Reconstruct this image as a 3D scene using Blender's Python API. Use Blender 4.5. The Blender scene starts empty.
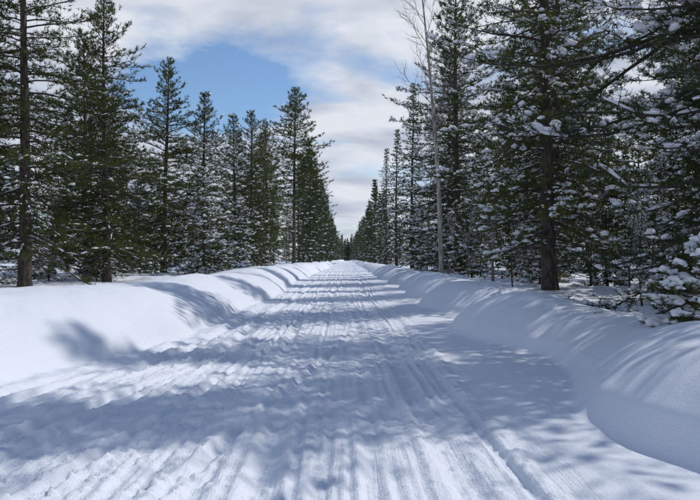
import bpy, math, random
import numpy as np
from mathutils import Vector

scene = bpy.context.scene
F = 680.0 / 700 * 36  # lens

# ------------------------------------------------------------------ noise
def vnoise(x, y, seed=0):
    xi = np.floor(x); yi = np.floor(y)
    fx = x - xi; fy = y - yi
    xi = xi.astype(np.int64); yi = yi.astype(np.int64)
    def h(a, b):
        v = (a * 374761393 + b * 668265263 + seed * 974634777) & 0xffffffff
        v = ((v ^ (v >> 13)) * 1274126177) & 0xffffffff
        v = ((v ^ (v >> 16)) * 2246822519) & 0xffffffff
        v = v ^ (v >> 15)
        return v / 4294967295.0 * 2 - 1
    u = fx * fx * fx * (fx * (fx * 6 - 15) + 10)
    w = fy * fy * fy * (fy * (fy * 6 - 15) + 10)
    a = h(xi, yi); b = h(xi + 1, yi); c = h(xi, yi + 1); d = h(xi + 1, yi + 1)
    return (a * (1 - u) + b * u) * (1 - w) + (c * (1 - u) + d * u) * w

def fbm(x, y, o=4, seed=0, g=0.5):
    s = 0; a = 1; n = 0
    for i in range(o):
        s = s + a * vnoise(x, y, seed + i * 17); n += a
        a *= g
        x, y = (x * 0.8 - y * 0.6) * 2.03 + 13.1, (x * 0.6 + y * 0.8) * 2.03 + 7.7
    return s / n

def sst(a, b, x):
    t = np.clip((x - a) / (b - a), 0, 1)
    return t * t * (3 - 2 * t)

# ------------------------------------------------------------------ terrain
def height(x, y):
    x = np.asarray(x, float); y = np.asarray(y, float)
    one = y * 0
    toeL = -3.25 - 1.25 * (1 - sst(8.0, 14, y)) + 0.40 * vnoise(y * 0.19, one, 3) + 0.08 * vnoise(y * 0.8, one, 4)
    ph = (y - 7.2) * 2 * math.pi / 7.0 + 0.7 * np.sin(y * 0.23)
    lob = -0.62 * np.cos(ph) + 0.35 * vnoise(y * 0.3, one, 8) + 0.10 * vnoise(y * 1.4, one, 9)
    toeR = 2.38 + lob * 0.68 + 0.30 * sst(12, 24, y)
    sL = (toeL - x); sR = (x - toeR)
    hL = 1.03 + 0.12 * vnoise(y * 0.16, one, 5)
    hR = 0.82 + 0.12 * np.cos(ph) + 0.08 * vnoise(y * 0.4, x * 0.4, 10)
    def bank(s, w, hh, back, bw, e):
        t = np.clip(s / w, 0, 1)
        up = (1 - (1 - t) ** e) * sst(-0.0, 0.35, s) * hh
        down = sst(w * 0.9, w * 0.9 + bw, s) * back
        return up - down
    z = bank(sL, 2.4, hL, 0.40, 3.0, 2.3) + bank(sR, 1.8, hR, 0.34, 2.0, 2.4)
    z = z + 0.07 * sst(1.0, 2.2, x) * (1 - sst(0, .5, sR))
    off = sst(-0.2, 1.5, np.maximum(sL, sR))
    z = z + off * (0.12 * fbm(x * 0.35, y * 0.3, 3, 21) + 0.045 * fbm(x * 1.0 + 5, y * 0.7, 2, 25))
    z = z + off * 0.007 * fbm(x * 7, y * 7, 2, 29)
    far = sst(9, 30, np.abs(x))
    z = z + far * 0.35 * fbm(x * 0.05, y * 0.05, 3, 33)
    # ------------- road surface
    road = (1 - sst(-0.4, 0.2, sL)) * (1 - sst(1.15, 1.7, x + 0.12 * vnoise(y * 0.5, one, 41)))
    rr = 0 * x
    wig = 0.10 * vnoise(y * 0.07, one, 50)
    near = 1 - sst(9, 16, y)
    tr = [(-0.62, .11, .040), (0.80, .11, .046), (-2.05, .12, .036), (1.02, .040, .028), (-0.40, .040, .022), (0.12, .07, .024), (0.30, .040, .018),
          (1.24, .045, .026), (-1.15, .08, .030), (-1.38, .042, .022), (-2.75, .13, .030), (0.55, .040, .020), (-1.70, .045, .024), (-0.12, .040, .018), (-2.4, .045, .020), (-0.88, .040, .020), (0.42, .03, .014), (-0.26, .03, .014), (0.02, .03, .012), (-1.52, .03, .016)]
    for i, (x0, w, dp) in enumerate(tr):
        c = x0 + wig * (1 if i % 2 else 1.5) + 0.15 * vnoise(y * 0.11, one, 60 + i) + 0.012 * vnoise(y * 0.7, one, 80 + i)
        if x0 < -1.9:
            c = c - 0.045 * np.maximum(13 - y, 0) ** 1.6
        q = (x - c) / w
        amp = dp * (0.80 + 0.7 * vnoise(y * 0.22, one, 100 + i) + 0.35 * vnoise(x * 13, y * 9, 220 + i))
        rr = rr - amp * np.exp(-q ** 4) + amp * 0.5 * (np.exp(-(q - 1.7) ** 2 * 2.2) + np.exp(-(q + 1.7) ** 2 * 2.2))
    for i, (a, b, k) in enumerate([(-5.6, 0.20, 0.0), (-6.9, 0.26, 0.0), (-4.6, 0.12, 0), (-5.9, 0.33, 0), (-5.1, .17, 0), (-2.6, .10, 0), (-1.9, .14, 0), (-3.4, .12, 0), (-4.3, .2, 0)]):
        c = a + b * y + 0.03 * vnoise(y * 0.3, one, 130 + i)
        q = (x - c) / (0.13 if i < 3 else .06)
        m = (1 - sst(11, 17, y))
        rr = rr + m * (-0.038 * np.exp(-q ** 4) + 0.022 * (np.exp(-(q - 1.6) ** 2 * 2) + np.exp(-(q + 1.6) ** 2 * 2)))
    rr = rr + 0.007 * vnoise((x + wig) * 7, y * 0.18, 140) + 0.009 * vnoise((x + wig) * 16, y * 0.45, 141)
    m = 0.5 + 0.5 * vnoise(x * 0.8, y * 0.25, 150)
    left = 1 - sst(-1.8, 0.0, x)
    fy_ = 1 / (1 + (np.maximum(y, 0) / 16.0))
    rr = rr + (0.006 + (0.004 + 0.006 * near) * left) * (m + .3) * fbm(x * 10.5, y * 8.5, 3, 155, .7) * (0.2 + 1.2 * fy_)
    cl = np.maximum(fbm(x * 14, y * 13, 2, 160) - 0.22, 0)
    rr = rr + 0.062 * cl * (0.2 + m) * (0.45 + .8 * left)
    z = z + road * rr
    sh = (1 - road) * (1 - off)
    z = z + sh * 0.007 * fbm(x * 4, y * 1.6, 3, 170)
    ridge = np.exp(-((x - toeL - 0.1) / 0.18) ** 2)
    z = z + ridge * (0.02 + 0.07 * np.maximum(fbm(x * 5.5, y * 4.5, 3, 180), 0))
    ridge2 = np.exp(-((x - 1.38 - 0.08 * vnoise(y * 0.25, one, 185)) / 0.09) ** 2)
    z = z + ridge2 * (0.015 + 0.05 * np.maximum(fbm(x * 8, y * 6, 3, 186), 0))
    return z

def hz(x, y):
    return float(height(np.array([x]), np.array([y]))[0])

def axis(start, fn, end):
    v = [start]
    while v[-1] < end:
        v.append(v[-1] + fn(v[-1]))
    return np.array(v)

ys = axis(-60.0, lambda y: 2.0 if y < -4 else (0.3 if y < 2.5 else max(0.022, 0.0048 * y if y < 60 else 0.29 * (y / 60) ** 1.6)), 2500)
xp = axis(0, lambda x: 0.020 if x < 1.6 else (0.03 if x < 3.6 else (0.05 if x < 7 else 0.05 * (x / 7) ** 2.4)), 1500)
xn = axis(0, lambda x: 0.020 if x < 3 else (0.026 if x < 5.2 else (0.05 if x < 8.5 else 0.05 * (x / 8.5) ** 2.4)), 1500)
xs = np.concatenate([-xn[::-1], xp[1:]])

def raw_mesh(name, V, parts, mats, smooth=True):
    me = bpy.data.meshes.new(name)
    me.vertices.add(len(V))
    me.vertices.foreach_set("co", np.asarray(V, np.float32).ravel())
    loops = np.concatenate([f.ravel() for f, m in parts]).astype(np.int32)
    tot = np.concatenate([np.full(len(f), f.shape[1], np.int32) for f, m in parts])
    st = np.concatenate([[0], np.cumsum(tot)[:-1]]).astype(np.int32)
    mi = np.concatenate([np.full(len(f), m, np.int32) for f, m in parts])
    me.loops.add(len(loops)); me.loops.foreach_set("vertex_index", loops)
    me.polygons.add(len(tot))
    me.polygons.foreach_set("loop_start", st)
    try:
        me.polygons.foreach_set("loop_total", tot)
    except Exception:
        pass
    me.polygons.foreach_set("material_index", mi)
    me.polygons.foreach_set("use_smooth", np.full(len(tot), smooth, bool))
    for m in mats:
        me.materials.append(m)
    me.update(calc_edges=True)
    return me

def grid_mesh(name, i0, i1, mat):
    xx = xs[i0:i1 + 1]
    X, Y = np.meshgrid(xx, ys)
    Z = height(X.ravel(), Y.ravel())
    V = np.stack([X.ravel(), Y.ravel(), Z], 1).astype(np.float32)
    nx = len(xx); ny = len(ys)
    idx = np.arange(nx * ny).reshape(ny, nx)
    Fq = np.stack([idx[:-1, :-1], idx[:-1, 1:], idx[1:, 1:], idx[1:, :-1]], -1).reshape(-1, 4)
    me = raw_mesh(name, V, [(Fq, 0)], [mat], True)
    ob = bpy.data.objects.new(name, me)
    scene.collection.objects.link(ob)
    return ob

# ------------------------------------------------------------------ materials
def newmat(name):
    m = bpy.data.materials.new(name); m.use_nodes = True
    nt = m.node_tree
    return m, nt, nt.nodes["Principled BSDF"], nt.nodes["Material Output"]

def mat_snow(name, bump=38, base=(0.765, 0.81, 0.885), dist=0.02, groove=False):
    m, nt, b, o = newmat(name)
    N = nt.nodes; L = nt.links
    b.inputs["Roughness"].default_value = 0.65
    b.inputs["Specular IOR Level"].default_value = 0.2
    geo = N.new("ShaderNodeNewGeometry")
    n2 = N.new("ShaderNodeTexNoise"); n2.inputs["Scale"].default_value = bump; n2.inputs["Detail"].default_value = 4
    n2.inputs["Roughness"].default_value = 0.7
    L.new(geo.outputs["Position"], n2.inputs["Vector"])
    cr = N.new("ShaderNodeValToRGB")
    cr.color_ramp.elements[0].position = 0.3; cr.color_ramp.elements[0].color = (base[0] * .94, base[1] * .94, base[2] * .95, 1)
    cr.color_ramp.elements[1].position = 0.7; cr.color_ramp.elements[1].color = (*base, 1)
    L.new(n2.outputs["Fac"], cr.inputs["Fac"]); L.new(cr.outputs["Color"], b.inputs["Base Color"])
    bp = N.new("ShaderNodeBump"); bp.inputs["Strength"].default_value = 0.6; bp.inputs["Distance"].default_value = dist
    hgt = n2.outputs["Fac"]
    if groove:
        mp = N.new("ShaderNodeMapping"); mp.inputs["Scale"].default_value = (24, 1.2, 1)
        L.new(geo.outputs["Position"], mp.inputs["Vector"])
        n3_ = N.new("ShaderNodeTexNoise"); n3_.inputs["Scale"].default_value = 1; n3_.inputs["Detail"].default_value = 3
        L.new(mp.outputs["Vector"], n3_.inputs["Vector"])
        ad = N.new("ShaderNodeMath"); ad.operation = 'MULTIPLY_ADD'; ad.inputs[1].default_value = 1.5
        L.new(n3_.outputs["Fac"], ad.inputs[0]); L.new(hgt, ad.inputs[2]); hgt = ad.outputs[0]
        n4 = N.new("ShaderNodeTexNoise"); n4.inputs["Scale"].default_value = 15; n4.inputs["Detail"].default_value = 4; n4.inputs["Roughness"].default_value = .7
        L.new(geo.outputs["Position"], n4.inputs["Vector"])
        a2 = N.new("ShaderNodeMath"); a2.operation = 'MULTIPLY_ADD'; a2.inputs[1].default_value = 1.6
        L.new(n4.outputs["Fac"], a2.inputs[0]); L.new(hgt, a2.inputs[2]); hgt = a2.outputs[0]
    L.new(hgt, bp.inputs["Height"]); L.new(bp.outputs["Normal"], b.inputs["Normal"])
    return m

def mat_bark(name, c1, c2, sc=14):
    m, nt, b, o = newmat(name)
    N = nt.nodes; L = nt.links
    b.inputs["Roughness"].default_value = 0.9
    tc = N.new("ShaderNodeTexCoord"); mp = N.new("ShaderNodeMapping"); mp.inputs["Scale"].default_value = (1, 1, .25)
    n = N.new("ShaderNodeTexNoise"); n.inputs["Scale"].default_value = sc; n.inputs["Detail"].default_value = 4
    L.new(tc.outputs["Object"], mp.inputs["Vector"]); L.new(mp.outputs["Vector"], n.inputs["Vector"])
    cr = N.new("ShaderNodeValToRGB")
    cr.color_ramp.elements[0].position = 0.38; cr.color_ramp.elements[0].color = (*c1, 1)
    cr.color_ramp.elements[1].position = 0.65; cr.color_ramp.elements[1].color = (*c2, 1)
    L.new(n.outputs["Fac"], cr.inputs["Fac"]); L.new(cr.outputs["Color"], b.inputs["Base Color"])
    bp = N.new("ShaderNodeBump"); bp.inputs["Strength"].default_value = 0.8; bp.inputs["Distance"].default_value = 0.03
    L.new(n.outputs["Fac"], bp.inputs["Height"]); L.new(bp.outputs["Normal"], b.inputs["Normal"])
    return m

def mat_flat(name, c):
    m, nt, b, o = newmat(name)
    N = nt.nodes; L = nt.links
    b.inputs["Roughness"].default_value = 0.9
    oi = N.new("ShaderNodeObjectInfo"); cr = N.new("ShaderNodeValToRGB")
    cr.color_ramp.elements[0].color = (c[0] * .8, c[1] * .8, c[2] * .8, 1); cr.color_ramp.elements[1].color = (c[0] * 1.2, c[1] * 1.2, c[2] * 1.2, 1)
    L.new(oi.outputs["Random"], cr.inputs[0]); L.new(cr.outputs[0], b.inputs["Base Color"])
    return m

def mat_needles(name, c1, c2, trans=True):
    m, nt, b, o = newmat(name)
    N = nt.nodes; L = nt.links
    b.inputs["Roughness"].default_value = 0.6
    b.inputs["Specular IOR Level"].default_value = 0.18
    tc = N.new("ShaderNodeTexCoord"); oi = N.new("ShaderNodeObjectInfo")
    n = N.new("ShaderNodeTexNoise"); n.inputs["Scale"].default_value = 1.1; n.inputs["Detail"].default_value = 2
    L.new(tc.outputs["Object"], n.inputs["Vector"])
    ad = N.new("ShaderNodeMath"); ad.operation = 'MULTIPLY_ADD'; ad.inputs[1].default_value = 0.35
    L.new(oi.outputs["Random"], ad.inputs[0]); L.new(n.outputs["Fac"], ad.inputs[2])
    cr = N.new("ShaderNodeValToRGB")
    cr.color_ramp.elements[0].position = 0.45; cr.color_ramp.elements[0].color = (*c1, 1)
    cr.color_ramp.elements[1].position = 0.9; cr.color_ramp.elements[1].color = (*c2, 1)
    L.new(ad.outputs[0], cr.inputs["Fac"]); L.new(cr.outputs["Color"], b.inputs["Base Color"])
    if trans:
        tr = N.new("ShaderNodeBsdfTranslucent"); L.new(cr.outputs["Color"], tr.inputs["Color"])
        mx = N.new("ShaderNodeMixShader"); mx.inputs[0].default_value = 0.25
        L.new(b.outputs[0], mx.inputs[1]); L.new(tr.outputs[0], mx.inputs[2]); L.new(mx.outputs[0], o.inputs["Surface"])
    return m

M_GROUND = mat_snow("snow_ground_mat")
M_ROAD = mat_snow("snow_road_mat", groove=True)
M_CLUMP = mat_snow("snow_clump_mat", 25, (0.82, 0.84, 0.88))
M_BARK = mat_bark("pine_bark_mat", (0.030, 0.024, 0.020), (0.11, 0.085, 0.07))
M_TWIG = mat_flat("twig_mat", (0.055, 0.044, 0.035))
M_BIRCH = mat_bark("birch_bark_mat", (0.20, 0.18, 0.16), (0.50, 0.47, 0.43), 9)
M_BTWIG = mat_flat("birch_twig_mat", (0.16, 0.135, 0.12))
M_N1 = mat_needles("pine_needle_mat", (0.026, 0.042, 0.011), (0.088, 0.105, 0.022))
M_NF = mat_needles("far_pine_needle_mat", (0.026, 0.042, 0.015), (0.070, 0.085, 0.026), False)
M_N2 = mat_needles("spruce_needle_mat", (0.022, 0.040, 0.018), (0.052, 0.074, 0.028), False)

def xi(v): return int(np.argmin(np.abs(xs - v)))
a, b_, c, d = xi(-9.5), xi(-3.9), xi(1.7), xi(6.2)
grid_mesh("snow_ground", 0, a, M_GROUND)
grid_mesh("snow_bank", a, b_, M_GROUND)
grid_mesh("snowy_road", b_, c, M_ROAD)
grid_mesh("snow_bank", c, d, M_GROUND)
grid_mesh("snow_ground", d, len(xs) - 1, M_GROUND)

# ------------------------------------------------------------------ tree parts
def ico(sub):
    bpy.ops.mesh.primitive_ico_sphere_add(subdivisions=sub, radius=1)
    ob = bpy.context.object; me = ob.data
    V = np.array([v.co[:] for v in me.vertices]); Fc = np.array([p.vertices[:] for p in me.polygons])
    bpy.data.objects.remove(ob); bpy.data.meshes.remove(me)
    return V, Fc
ICO = {1: ico(1), 2: ico(2), 3: ico(3)}

def norm(v):
    return v / np.maximum(np.linalg.norm(v, axis=-1, keepdims=True), 1e-9)
def n3(x, y, z):
    l = math.sqrt(x * x + y * y + z * z) or 1e-9
    return (x / l, y / l, z / l)

def frames(D):
    up = np.tile([0, 0, 1.0], (len(D), 1))
    bad = np.abs(D[:, 2]) > 0.95
    up[bad] = [1, 0, 0]
    S = norm(np.cross(D, up)); U = np.cross(S, D)
    return S, U

class TB:
    def __init__(s): s.V = []; s.F = []; s.n = 0
    def add(s, V, Fc, m):
        V = V.reshape(-1, 3)
        s.V.append(V); s.F.append((Fc + s.n, m)); s.n += len(V)
    def segs(s, A, sides, m):
        if not len(A): return
        A = np.array(A, float)
        P0, P1, r0, r1 = A[:, 0:3], A[:, 3:6], A[:, 6], A[:, 7]
        S, U = frames(norm(P1 - P0))
        an = np.arange(sides) * 2 * math.pi / sides
        ring = S[:, None] * np.cos(an)[None, :, None] + U[:, None] * np.sin(an)[None, :, None]
        V = np.concatenate([P0[:, None] + ring * r0[:, None, None], P1[:, None] + ring * r1[:, None, None]], 1)
        i = np.arange(sides); j = (i + 1) % sides
        f = np.stack([i, j, j + sides, i + sides], 1)
        Fc = (f[None] + (np.arange(len(A)) * 2 * sides)[:, None, None]).reshape(-1, 4)
        s.add(V, Fc, m)
    def needles(s, T, k, ln, w, rng, m):
        T = np.array(T, float); n = len(T)
        P = np.repeat(T[:, :3], k, 0); D = np.repeat(T[:, 3:6], k, 0)
        R = norm(rng.normal(size=(n * k, 3)))
        d = norm(D * 0.55 + R * 0.85 + np.array([0, 0, 0.15]))
        P = P - D * rng.uniform(0, ln * 0.7, (n * k, 1))
        side = norm(np.cross(d, norm(rng.normal(size=(n * k, 3)))))
        l = ln * rng.uniform(0.7, 1.15, (n * k, 1))
        V = np.stack([P - side * w / 2, P + side * w / 2, P + d * l], 1)
        s.add(V, np.arange(n * k * 3).reshape(-1, 3), m)
    def blobs1(s, B, sub, rng, m):
        if not len(B): return
        n = len(B)
        IV, IF = ICO[sub]
        D = norm(B[:, 3:6]); S, U = frames(D)
        ph = rng.uniform(0, 6.28, (n, 1, 3)); fr = rng.uniform(1.6, 3.0, (n, 1, 3))
        base = IV[None]
        disp = 1 + 0.26 * np.sin(base[..., 0:1] * fr[..., 0:1] * 1.5 + ph[..., 0:1]) * np.sin(base[..., 1:2] * fr[..., 1:2] * 1.5 + ph[..., 1:2]) + 0.18 * np.sin(base[..., 2:3] * fr[..., 2:3] * 2 + base[..., 0:1] * 4 + ph[..., 2:3])
        disp = disp + rng.normal(0, 0.04, disp.shape)
        v = base * disp
        zz = np.where(v[..., 2:3] < 0, v[..., 2:3] * 0.6, v[..., 2:3])
        V = B[:, None, :3] + D[:, None] * v[..., 0:1] * B[:, 6][:, None, None] + S[:, None] * v[..., 1:2] * B[:, 7][:, None, None] + U[:, None] * zz * B[:, 8][:, None, None]
        Fc = (IF[None] + (np.arange(n) * len(IV))[:, None, None]).reshape(-1, 3)
        s.add(V, Fc, m)
    def blobs(s, B, sub, rng, m):
        if not len(B): return
        B = np.array(B, float)
        if sub == 1:
            s.blobs1(B, 1, rng, m)
        elif sub == 2:
            big = B[:, 7] > 0.07
            s.blobs1(B[big], 2, rng, m); s.blobs1(B[~big], 1, rng, m)
        else:
            big = B[:, 7] > 0.045
            s.blobs1(B[big], 3, rng, m); s.blobs1(B[~big], 2, rng, m)
    def mesh(s, name, mats):
        return raw_mesh(name, np.concatenate(s.V), s.F, mats, True)

def trunk(tb, H, r, rng, sides=10, n=24, wob=0.12, lean=(0, 0), m=0):
    t = np.linspace(0, 1, n)
    ax, ay = rng.uniform(0, 6.28, 2)
    cx = wob * np.sin(t * 3.1 + ax) - wob * math.sin(ax) + lean[0] * t ** 1.5 * H
    cy = wob * np.sin(t * 3.7 + ay) - wob * math.sin(ay) + lean[1] * t ** 1.5 * H
    cz = t * (H + 0.4) - 0.4
    rad = r * (1 - t) ** 0.85 * (1 + 0.35 * np.exp(-t * 30)) + 0.012
    an = np.arange(sides) * 2 * math.pi / sides
    jit = 1 + 0.08 * rng.normal(size=(n, sides))
    V = np.stack([cx[:, None] + rad[:, None] * jit * np.cos(an), cy[:, None] + rad[:, None] * jit * np.sin(an), np.repeat(cz[:, None], sides, 1)], -1)
    idx = np.arange(n * sides).reshape(n, sides)
    nx = np.roll(idx, -1, 1)
    Fc = np.stack([idx[:-1], nx[:-1], nx[1:], idx[1:]], -1).reshape(-1, 4)
    tb.add(V, Fc, m)
    def at(z):
        return np.array([np.interp(z, cz, cx), np.interp(z, cz, cy), z]), float(np.interp(z, cz, rad))
    return at

def conifer(name, seed, H=15, R=3.2, cb=2.2, r=0.22, prof='pine', nbr=150, el=(-8, 45), droop=14, nl=0.17, k=6, w=0.028,
            sp=0.17, tw=1.0, twsp=0.21, snow=0.15, blob=(0.10, 0.07), sub=1, dead=6, clump=0.2, needle=None, linesnow=0.25, subt=3, irr=1.0, sc=0.55, detail=1):
    rng = np.random.RandomState(seed)
    R_ = random.Random(seed)
    U = R_.uniform; G = R_.gauss
    tb = TB()
    at = trunk(tb, H, r, rng, wob=0.10)
    br = []; tg = []; T = []; B = []
    for bi in range(nbr):
        u = (bi + U(-.9, .9)) / nbr
        u = min(max(u, 0), 0.99)
        z = cb + (H - cb) * u
        if prof == 'pine':
            pf = (0.75 + 0.25 * min(1, u / 0.2)) * (1 - u ** 1.6) + 0.06
        elif prof == 'crown':
            pf = (0.35 + 0.65 * math.sin(min(1, u / 0.45) * math.pi / 2)) * (1 - u ** 2.6) + 0.05
        else:
            pf = (1 - u) ** 0.8 + 0.03
        az = bi * 2.399 + U(-.5, .5)
        irrf = 1 + irr * (0.24 * math.sin(az * 2 + z * 1.1 + seed) + 0.20 * math.sin(z * 2.3 + az + seed * 2))
        L = max(0.3, R * pf * U(.55, 1.08) * irrf)
        e0 = math.radians(el[0] + (el[1] - el[0]) * u ** 1.4 + G(0, 7))
        p, rt = at(min(z, H))
        nsg = 6
        pts = [tuple(p)]; r0 = min(rt * 0.4, 0.010 + 0.008 * L)
        dr = math.radians(droop) * (1.2 - u * .6)
        azc = az
        for q in range(nsg):
            s = (q + .5) / nsg
            e = e0 - dr * math.sin(s * math.pi * 0.9) * 1.2 + dr * 1.3 * s * s + G(0, .05)
            azc += G(0, 0.09)
            l = L / nsg; o = pts[-1]
            pts.append((o[0] + math.cos(azc) * math.cos(e) * l, o[1] + math.sin(azc) * math.cos(e) * l, o[2] + math.sin(e) * l))
        for q in range(nsg):
            ra = r0 * (1 - q / nsg) + 0.004; rb = r0 * (1 - (q + 1) / nsg) + 0.004
            A0, A1 = pts[q], pts[q + 1]
            br.append([*A0, *A1, ra, rb])
            if R_.random() < linesnow * (1.2 - u):
                B.append([(A0[0] + A1[0]) / 2, (A0[1] + A1[1]) / 2, (A0[2] + A1[2]) / 2 + ra + .012, A1[0] - A0[0], A1[1] - A0[1], A1[2] - A0[2], L / nsg * U(.3, .6), 0.02 + ra * U(.6, 1.1), U(.02, .045)])
        isdead = u < 0.05 and R_.random() < 0.5
        n = max(2, int(L / twsp))
        brclump = U(0.2, 1.7)
        for i in range(n + 1):
            s = 0.15 + 0.85 * (i + U(-.3, .3)) / n if i < n else 1.0
            s = min(1, max(.1, s))
            fi = s * nsg; qi = min(nsg - 1, int(fi)); ff = fi - qi
            A0, A1 = pts[qi], pts[qi + 1]
            bp = tuple(A0[j] * (1 - ff) + A1[j] * ff for j in range(3))
            bd = n3(A1[0] - A0[0], A1[1] - A0[1], A1[2] - A0[2])
            ang = 0 if i == n else (1 if i % 2 else -1) * math.radians(U(30, 72))
            ca, sa = math.cos(ang), math.sin(ang)
            dd = n3(bd[0] * ca - bd[1] * sa, bd[0] * sa + bd[1] * ca, bd[2] + U(-.25, .40))
            tl = tw * (0.4 + 0.6 * (1 - s)) * U(.5, 1.2) * min(1, 0.35 + L / R)
            d2 = n3(dd[0], dd[1], dd[2] + U(0, .35))
            p1 = tuple(bp[j] + dd[j] * tl * .5 for j in range(3))
            p2 = tuple(p1[j] + d2[j] * tl * .5 for j in range(3))
            if detail:
                tg.append([*bp, *p1, 0.009, 0.006]); tg.append([*p1, *p2, 0.006, 0.003])
            if isdead: continue
            sn = R_.random() < snow * brclump * (1.25 - 0.6 * u)
            lines = [(bp, p1, dd, clump), (p1, p2, d2, 0)]
            for _ in range(subt if tl > .3 else 1):
                f = U(.25, .9)
                o = tuple(bp[j] + (p2[j] - bp[j]) * f for j in range(3))
                an = U(-1.2, 1.2); ca, sa = math.cos(an), math.sin(an)
                d3 = n3(dd[0] * ca - dd[1] * sa, dd[0] * sa + dd[1] * ca, dd[2] + U(-.3, .6))
                l3 = tl * U(.25, .5)
                e3 = tuple(o[j] + d3[j] * l3 for j in range(3))
                if detail > 1: tg.append([*o, *e3, 0.004, 0.002])
                lines.append((o, e3, d3, 0.2))
            for (q0, q1, dq, st) in lines:
                ll = math.dist(q0, q1)
                nt_ = max(1, int(ll * (1 - st) / sp))
                for q in range(nt_):
                    f = st + (1 - st) * (q + 1) / nt_
                    T.append([q0[0] + (q1[0] - q0[0]) * f, q0[1] + (q1[1] - q0[1]) * f, q0[2] + (q1[2] - q0[2]) * f, *dq])
            if sn:
                bb = blob[0] * U(.35, 1.2)
                f = U(.4, .95)
                cx_, cy_, cz_ = bp[0] + (p2[0] - bp[0]) * f, bp[1] + (p2[1] - bp[1]) * f, bp[2] + (p2[2] - bp[2]) * f + blob[1] * .7 + .02
                B.append([cx_, cy_, cz_, d2[0], d2[1], d2[2] * .6, bb * U(1, 1.7), bb, bb * blob[1] / blob[0] * U(.7, 1.2)])
                for _ in range(R_.choice((1, 2, 3))):
                    b2 = bb * U(.3, .75)
                    B.append([cx_ + G(0, bb), cy_ + G(0, bb), cz_ - U(0, .03), d2[0], d2[1], 0, b2 * U(1, 1.6), b2, b2 * U(.6, .9)])
                for (q0, q1, dq, st) in lines[2:]:
                    if R_.random() < sc:
                        b2 = blob[0] * U(.2, .6)
                        B.append([q1[0] - dq[0] * .05, q1[1] - dq[1] * .05, q1[2] + b2 * .35, dq[0], dq[1], dq[2] * .5, b2 * U(1, 1.8), b2, b2 * U(.5, .8)])
    for i in range(dead):
        z = U(cb * 0.45, cb + 0.3); p, rt = at(z); az = U(0, 6.28); L = U(.5, R * .75)
        e = math.radians(U(-18, 8)); pts = [p]
        for q in range(4):
            dd = np.array([math.cos(az) * math.cos(e), math.sin(az) * math.cos(e), math.sin(e)]); az += G(0, .12); e += G(0, .08)
            pn = pts[-1] + dd * L / 4; br.append([*pts[-1], *pn, 0.02 * (1 - q / 4) + .004, 0.02 * (1 - (q + 1) / 4) + .004]); pts.append(pn)
            for _ in range(3):
                d3 = norm(dd + rng.normal(0, .5, 3)); tg.append([*pn, *(pn + d3 * U(.15, .5)), .006, .002])
            if U(0, 1) < .35:
                B.append([*((pts[-1] + pts[-2]) / 2 + [0, 0, .02]), *dd, L / 9, .03, .025])
    tb.segs(br, 4, 1); tb.segs(tg, 3, 1)
    tb.needles(T, k, nl, w, rng, 2)
    tb.blobs(B, sub, rng, 3)
    return tb.mesh(name, [M_BARK, M_TWIG, needle or M_N1, M_CLUMP])

def bare_tree(name, seed, H=17, r=0.10, lean=(0, 0), spread=0.16, first=0.3, mats=None, nb=26, snow=0.0, sides=8):
    rng = np.random.RandomState(seed); tb = TB()
    at = trunk(tb, H, r, rng, sides=sides, n=20, wob=0.16, lean=lean)
    sg = []; B = []
    def grow(p, d, L, rad, lvl):
        n = 5; pts = [p]
        for q in range(n):
            d = norm(d + rng.normal(0, .11, 3) + np.array([0, 0, .07]))
            pn = pts[-1] + d * L / n
            sg.append([*pts[-1], *pn, rad * (1 - q / n * .75), rad * (1 - (q + 1) / n * .75)])
            if snow and rng.rand() < snow:
                B.append([*((pts[-1] + pn) / 2 + [0, 0, rad + .006]), *d, L / n * .45, .010 + rad, .014])
            pts.append(pn)
            if lvl < 3:
                for _ in range(2 if lvl < 2 else rng.randint(1, 3)):
                    d2 = norm(d + norm(rng.normal(size=3)) * .75)
                    grow(pn, d2, L * rng.uniform(.3, .5), max(rad * .45, .004), lvl + 1)
    for i in range(nb):
        u = first + (0.98 - first) * i / nb
        p, rt = at(H * u); az = rng.uniform(0, 6.28); e = math.radians(rng.uniform(38, 62))
        grow(p, np.array([math.cos(az) * math.cos(e), math.sin(az) * math.cos(e), math.sin(e)]), H * spread * (1.05 - u * .75) * rng.uniform(.7, 1.2), max(.008, rt * .35), 1)
    tb.segs(sg, 3, 1)
    if B: tb.blobs(B, 1, rng, 2)
    return tb.mesh(name, (mats or [M_BIRCH, M_BTWIG]) + [M_CLUMP])

# ------------------------------------------------------------------ tree meshes
pine_L = [conifer("pine_open_a", 11, H=16, R=3.9, cb=1.5, r=.24, nbr=185, snow=.14, linesnow=.3, dead=16, droop=20, irr=1.3, blob=(.09, .06)),
          conifer("pine_open_b", 12, H=13.5, R=3.7, cb=1.0, r=.19, nbr=175, snow=.12, linesnow=.3, dead=12, irr=1.3, blob=(.09, .06)),
          conifer("pine_open_c", 13, H=12, R=3.3, cb=0.5, r=.17, nbr=160, snow=.24, linesnow=.35, dead=5, blob=(.12, .08), irr=1.3)]
red_pine = [conifer("red_pine_a", 21, H=21, R=4.4, cb=7.0, r=.24, prof='crown', nbr=135, el=(0, 45), k=6, w=.05, nl=.24, sp=.28, snow=.04, dead=8, clump=.35, tw=1.3, twsp=.3, irr=1.0),
            conifer("red_pine_b", 22, H=20, R=3.6, cb=4, r=.22, prof='crown', nbr=130, el=(-5, 45), k=6, w=.05, nl=.24, sp=.28, snow=.06, dead=8, clump=.35, tw=1.2, twsp=.3)]
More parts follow.
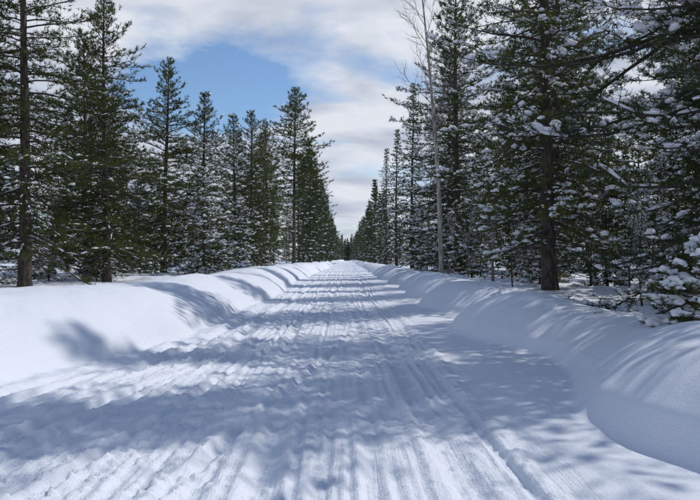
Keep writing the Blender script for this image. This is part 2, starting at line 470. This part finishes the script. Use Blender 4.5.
pine_R = [conifer("snowy_pine_a", 31, H=20, R=3.9, cb=1.4, r=.24, nbr=215, snow=.48, linesnow=.2, blob=(.10, .08), dead=12),
          conifer("snowy_pine_b", 32, H=16.5, R=3.7, cb=0.5, r=.21, nbr=195, snow=.48, linesnow=.2, blob=(.10, .08), dead=6)]
near_pine = conifer("near_snowy_pine", 41, H=16, R=4.6, cb=0.7, r=.23, nbr=240, snow=.50, linesnow=.25, blob=(.075, .066), sub=2, k=9, w=.012, nl=.14, sp=.12, twsp=.19, droop=22, dead=6, sc=.7, detail=2)
sapling = conifer("young_pine", 45, H=4.2, R=1.5, cb=0.15, r=.06, nbr=70, snow=.4, linesnow=.2, blob=(.12, .09), dead=0, tw=.7)
seedling = conifer("snow_covered_seedling", 47, H=1.3, R=0.95, cb=0.05, r=.022, nbr=40, snow=.6, linesnow=.5, blob=(.085, .06), sub=3, dead=0, tw=.45, k=16, w=.006, nl=.10, sp=.045, twsp=.12, detail=2, el=(0, 55), sc=.35)
laden = conifer("snow_laden_pine", 46, H=8.5, R=2.9, cb=0.4, r=.12, nbr=105, snow=.5, linesnow=.45, blob=(.14, .10), dead=0, droop=28, el=(-16, 40))
spruce = [conifer("spruce_a", 51, H=20, R=2.7, cb=1.2, r=.2, prof='cone', nbr=220, el=(-18, 25), k=6, w=.045, nl=.18, sp=.28, tw=.8, twsp=.28, snow=.2, clump=.1, needle=M_N2, droop=18, subt=2),
          conifer("spruce_b", 52, H=18, R=2.6, cb=0.6, r=.19, prof='cone', nbr=200, el=(-18, 25), k=6, w=.045, nl=.18, sp=.28, tw=.8, twsp=.28, snow=.14, clump=.1, needle=M_N2, droop=18, subt=2)]
fa = dict(k=5, w=.10, nl=.38, sp=.5, tw=1.3, twsp=.5, subt=1, blob=(.2, .13), snow=.12, linesnow=.04, detail=0)
far = [conifer("far_pine_a", 61, H=20, R=3.6, cb=3, r=.2, prof='crown', nbr=110, el=(-5, 40), dead=3, needle=M_NF, **fa),
       conifer("far_pine_b", 62, H=18, R=3.5, cb=.8, r=.2, prof='pine', nbr=120, el=(-8, 40), dead=3, needle=M_NF, **fa),
       conifer("far_spruce", 63, H=19, R=2.8, cb=.6, r=.2, prof='cone', nbr=130, el=(-15, 25), dead=0, needle=M_N2, **fa)]
birch = bare_tree("birch", 71, H=19, r=.115, lean=(-0.06, 0), spread=.17, first=.35)
bare = [bare_tree("bare_a", 72, H=9, r=.06, spread=.25, first=.15, mats=[M_BTWIG, M_BTWIG], nb=16, snow=.12),
        bare_tree("bare_b", 73, H=5, r=.035, spread=.32, first=.08, mats=[M_TWIG, M_BTWIG], nb=12, snow=.15)]

def place(me, name, x, y, s=1.0, rot=None, parent=None, sz=None, dz=0.0):
    ob = bpy.data.objects.new(name, me)
    ob.location = (x, y, hz(x, y) + dz)
    ob.rotation_euler = (0, 0, random.uniform(0, 6.28) if rot is None else rot)
    ob.scale = (s, s, sz or s)
    scene.collection.objects.link(ob)
    if parent: ob.parent = parent
    return ob

random.seed(5)
def X(px, d): return (px - 348) / 680 * d
# left
place(pine_L[0], "pine_tree", X(25, 26), 26, 1.0, 0.4)
place(pine_L[1], "pine_tree", X(107, 32), 32, 1.0, 2.0)
place(pine_L[1], "pine_tree", X(164, 43), 43, 1.0, 4.1)
place(pine_L[2], "pine_tree", X(200, 46), 46, 1.0, 1.0)
place(laden, "pine_tree", X(203, 39), 39, 0.72, 1.0)
place(laden, "pine_tree", X(140, 45), 45, 0.7, 2.0)
place(laden, "pine_tree", X(240, 56), 56, 0.7, 4.0)
place(pine_L[2], "pine_tree", X(236, 58), 58, 1.10, 3.3)
place(pine_L[1], "pine_tree", X(250, 64), 64, 1.1, 5.3)
place(pine_L[0], "pine_tree", X(266, 74), 74, 1.0, 5.3)
place(red_pine[0], "red_pine_tree", X(294, 82), 82, 1.0, 2.6)
place(red_pine[1], "red_pine_tree", X(310, 112), 112, 1.0, 0.6)
place(pine_L[0], "pine_tree", -19, 36, 0.95, 2.6)
place(pine_L[2], "pine_tree", -16.5, 47, 1.0, 2.6)
place(pine_L[0], "pine_tree", -16.2, 25, 1.0, 5.6)
place(laden, "pine_tree", -15.4, 28, .7, 5.6)
place(pine_L[1], "pine_tree", -14.6, 38, 1.0, 0.6)
place(pine_L[2], "pine_tree", -21, 32, 0.9, 1.6)
place(laden, "pine_tree", -12.9, 35.5, .6, 3.6)
# right
place(near_pine, "pine_tree", 7.2, 10.8, 1.0, 0.3)
place(seedling, "young_pine_tree", 4.7, 8.9, 0.8, 2.3, dz=-.05)
place(pine_R[0], "pine_tree", X(550, 22), 22, 1.0, 1.2)
place(pine_R[1], "pine_tree", 10.8, 16.5, 1.1, 2.2)
place(pine_R[0], "pine_tree", 9.4, 31, 1.0, 3.4)
place(pine_R[1], "pine_tree", 7.2, 44, 1.2, 4.4)
place(pine_R[1], "pine_tree", 13.5, 26, 1.0, 5.0)
place(pine_R[1], "pine_tree", 11, 38, 1.0, 0.4)
place(pine_R[1], "pine_tree", 15.5, 21, 1.0, 0.9)
place(pine_R[1], "pine_tree", 8.4, 56, 1.1, 5.2)
place(spruce[0], "spruce_tree", 6.6, 70, 0.95, 0.4)
place(spruce[1], "spruce_tree", 6.3, 88, 1.0, 1.4)
place(spruce[1], "spruce_tree", 9.8, 63, 1.0, 1.4)
place(spruce[0], "spruce_tree", 5.9, 104, 0.9, 1.9)
place(birch, "birch_tree", X(441, 36), 36, 1.0, 0)
place(bare[0], "bare_sapling", 6.2, 29, 0.9)
place(bare[0], "bare_sapling", 5.6, 48, 1.0)
for (x, y, s) in [(6.1, 25, .8), (8.6, 24, .9), (5.9, 33, .8), (9, 20, .8), (7.4, 38, 1), (6.3, 40, .8), (-14, 30, .7), (7.6, 17.5, .7), (7.9, 19, .6)]:
    place(bare[1], "bare_shrub", x, y, s)
for (x, y, s) in [(8.6, 14.2, .9), (9.4, 24.5, .9), (7.6, 27, .7), (6.6, 36, .9), (11.5, 22.5, 1.1), (6.9, 50, 1), (9.6, 34, 1), (-16, 34, .8), (-10.2, 48, .8), (-9.3, 60, 1), (-14, 41, 1), (12.4, 18.5, 1.0), (6.3, 62, 1), (-8.6, 70, 1), (-12.4, 33.5, .6), (-9.6, 50, .9), (-13.6, 31, .5)]:
    place(sapling, "young_pine_tree", x, y, s)
# behind / beside camera
place(pine_R[1], "pine_tree", 10.5, 0.5, .9, 1)
place(pine_R[0], "pine_tree", 12.5, -9, 1, 1)
place(pine_L[0], "pine_tree", -12.5, 4, 1, 1)
place(pine_L[1], "pine_tree", -12, -7, 1, 1)

# woods behind
em = bpy.data.objects.new("distant_pine_forest", None); scene.collection.objects.link(em)
pool = far
rs = random.Random(9)
for side in (-1, 1):
    y = 100.0 if side < 0 else 118.0
    while y < 640:
        x0 = (6.9 if side < 0 else 6.1) + rs.uniform(-.5, 1.1)
        place(rs.choice(pool), "pine", side * x0, y + rs.uniform(-2, 2), rs.uniform(.66, 1.08), rs.uniform(0, 6), em)
        y += rs.uniform(6, 14) * (1 + y / 400)
n = 0
while n < 210:
    y = 48 + 260 * rs.random() ** 1.4
    side = rs.choice((-1, 1))
    x = side * ((10 if side < 0 else 13) + 80 * rs.random() ** 1.2)
    if side < 0 and y < 62 and x > -16: continue
    n += 1
    if abs(x) > .66 * y: continue
    place(rs.choice(pool), "pine", x, y, rs.uniform(.45, .95), rs.uniform(0, 6), em)
for i in range(20):
    x = rs.uniform(17, 40); y = rs.uniform(25, 60)
    if x > .8 * y: continue
    place(rs.choice(pool[1:]), "pine", x, y, rs.uniform(.6, 1), rs.uniform(0, 6), em)
for i in range(46):
    place(rs.choice(pool), "pine", rs.uniform(-16, 16), rs.uniform(600, 680), rs.uniform(.8, 1.25), rs.uniform(0, 6), em)
for i in range(80):
    a_ = rs.uniform(-1, 1)
    place(rs.choice(pool), "pine", a_ * 230 + (30 if a_ > 0 else -30), rs.uniform(300, 380), rs.uniform(.8, 1.1), rs.uniform(0, 6), em)

# ------------------------------------------------------------------ light
AZ, EL = math.radians(68), math.radians(48.5)
sd = Vector((math.sin(AZ) * math.cos(EL), math.cos(AZ) * math.cos(EL), math.sin(EL)))
sl = bpy.data.lights.new("sun", 'SUN'); sl.energy = 2.8; sl.angle = math.radians(0.7); sl.color = (1, 0.95, 0.88)
so = bpy.data.objects.new("sun", sl); so.rotation_euler = (-sd).to_track_quat('-Z', 'Y').to_euler(); scene.collection.objects.link(so)

w = bpy.data.worlds.new("World"); scene.world = w; w.use_nodes = True
nt = w.node_tree; N = nt.nodes; L = nt.links
bg = N["Background"]; bg.inputs["Strength"].default_value = 0.13
sky = N.new("ShaderNodeTexSky"); sky.sky_type = 'NISHITA'; sky.sun_disc = False
sky.sun_elevation = EL; sky.sun_rotation = AZ; sky.dust_density = 0.1; sky.ozone_density = 5.0; sky.air_density = 1.0
tc = N.new("ShaderNodeTexCoord")
def VM(op, a=None, b=None):
    n = N.new("ShaderNodeVectorMath"); n.operation = op
    for i, v in enumerate((a, b)):
        if v is None: continue
        if isinstance(v, tuple): n.inputs[i].default_value = v
        else: L.new(v, n.inputs[i])
    return n
def MA(op, a, b=None, c=None, clamp=False):
    n = N.new("ShaderNodeMath"); n.operation = op; n.use_clamp = clamp
    for i, v in enumerate((a, b, c)):
        if v is None: continue
        if isinstance(v, (int, float)): n.inputs[i].default_value = v
        else: L.new(v, n.inputs[i])
    return n.outputs[0]
sx = N.new("ShaderNodeSeparateXYZ"); L.new(tc.outputs["Generated"], sx.inputs[0])
zz = MA('ADD', MA('MAXIMUM', sx.outputs[2], 0.0), 0.16)
cx = MA('DIVIDE', sx.outputs[0], zz); cy = MA('DIVIDE', sx.outputs[1], zz)
cb = N.new("ShaderNodeCombineXYZ"); L.new(cx, cb.inputs[0]); L.new(cy, cb.inputs[1])
def NZ(sc, det, off, rough=.55, dist=0.3):
    v = VM('ADD', cb.outputs[0], off)
    n = N.new("ShaderNodeTexNoise"); n.inputs["Scale"].default_value = sc; n.inputs["Detail"].default_value = det
    n.inputs["Roughness"].default_value = rough; n.inputs["Distortion"].default_value = dist
    L.new(v.outputs[0], n.inputs["Vector"]); return n.outputs["Fac"]
n1 = NZ(1.25, 6, (3.1, 1.7, 0)); n2 = NZ(1.9, 4, (8.3, 4.4, 2), .5)
c0 = Vector((-0.20, 1, 0.285)).normalized()
px = MA('DIVIDE', MA('SUBTRACT', sx.outputs[0], c0.x), 0.14)
pz = MA('DIVIDE', MA('SUBTRACT', sx.outputs[2], c0.z), 0.07)
fy = MA('GREATER_THAN', sx.outputs[1], 0.0)
r2 = MA('ADD', MA('MULTIPLY', px, px), MA('MULTIPLY', pz, pz))
hole = MA('MULTIPLY', MA('EXPONENT', MA('MULTIPLY', r2, -0.7)), fy)
high = N.new("ShaderNodeMapRange"); L.new(sx.outputs[2], high.inputs[0])
high.inputs[1].default_value = 0.42; high.inputs[2].default_value = 0.7; high.inputs[3].default_value = 0; high.inputs[4].default_value = 0.26
cov = MA('ADD', MA('MULTIPLY', hole, -0.34), MA('ADD', n1, 0.085))
cov = MA('SUBTRACT', cov, high.outputs[0])
cr = N.new("ShaderNodeValToRGB"); L.new(cov, cr.inputs["Fac"])
cr.color_ramp.elements[0].position = 0.38; cr.color_ramp.elements[0].color = (0, 0, 0, 1)
cr.color_ramp.elements[1].position = 0.53; cr.color_ramp.elements[1].color = (1, 1, 1, 1)
cc = N.new("ShaderNodeValToRGB"); L.new(n2, cc.inputs["Fac"])
cc.color_ramp.elements[0].position = 0.38; cc.color_ramp.elements[0].color = (0.52, 0.58, 0.70, 1)
cc.color_ramp.elements[1].position = 0.58; cc.color_ramp.elements[1].color = (0.86, 0.90, 0.96, 1)
sc = N.new("ShaderNodeMixRGB"); sc.blend_type = 'MULTIPLY'; sc.inputs[0].default_value = 1
L.new(cc.outputs[0], sc.inputs[1]); sc.inputs[2].default_value = (6.7, 6.75, 6.9, 1)
mx = N.new("ShaderNodeMixRGB"); L.new(cr.outputs[0], mx.inputs[0]); L.new(sky.outputs[0], mx.inputs[1]); L.new(sc.outputs[0], mx.inputs[2])
L.new(mx.outputs[0], bg.inputs["Color"])

# ------------------------------------------------------------------ camera
cam = bpy.data.cameras.new("camera"); co = bpy.data.objects.new("camera", cam); scene.collection.objects.link(co)
cam.sensor_width = 36; cam.lens = F; cam.clip_end = 6000
co.location = (0, 0, 1.6)
co.rotation_euler = (math.radians(90 + math.degrees(math.atan(9 / 680))), 0, -math.atan(2 / 680))
scene.camera = co
scene.view_settings.view_transform = 'Standard'; scene.view_settings.look = 'None'; scene.view_settings.exposure = 0
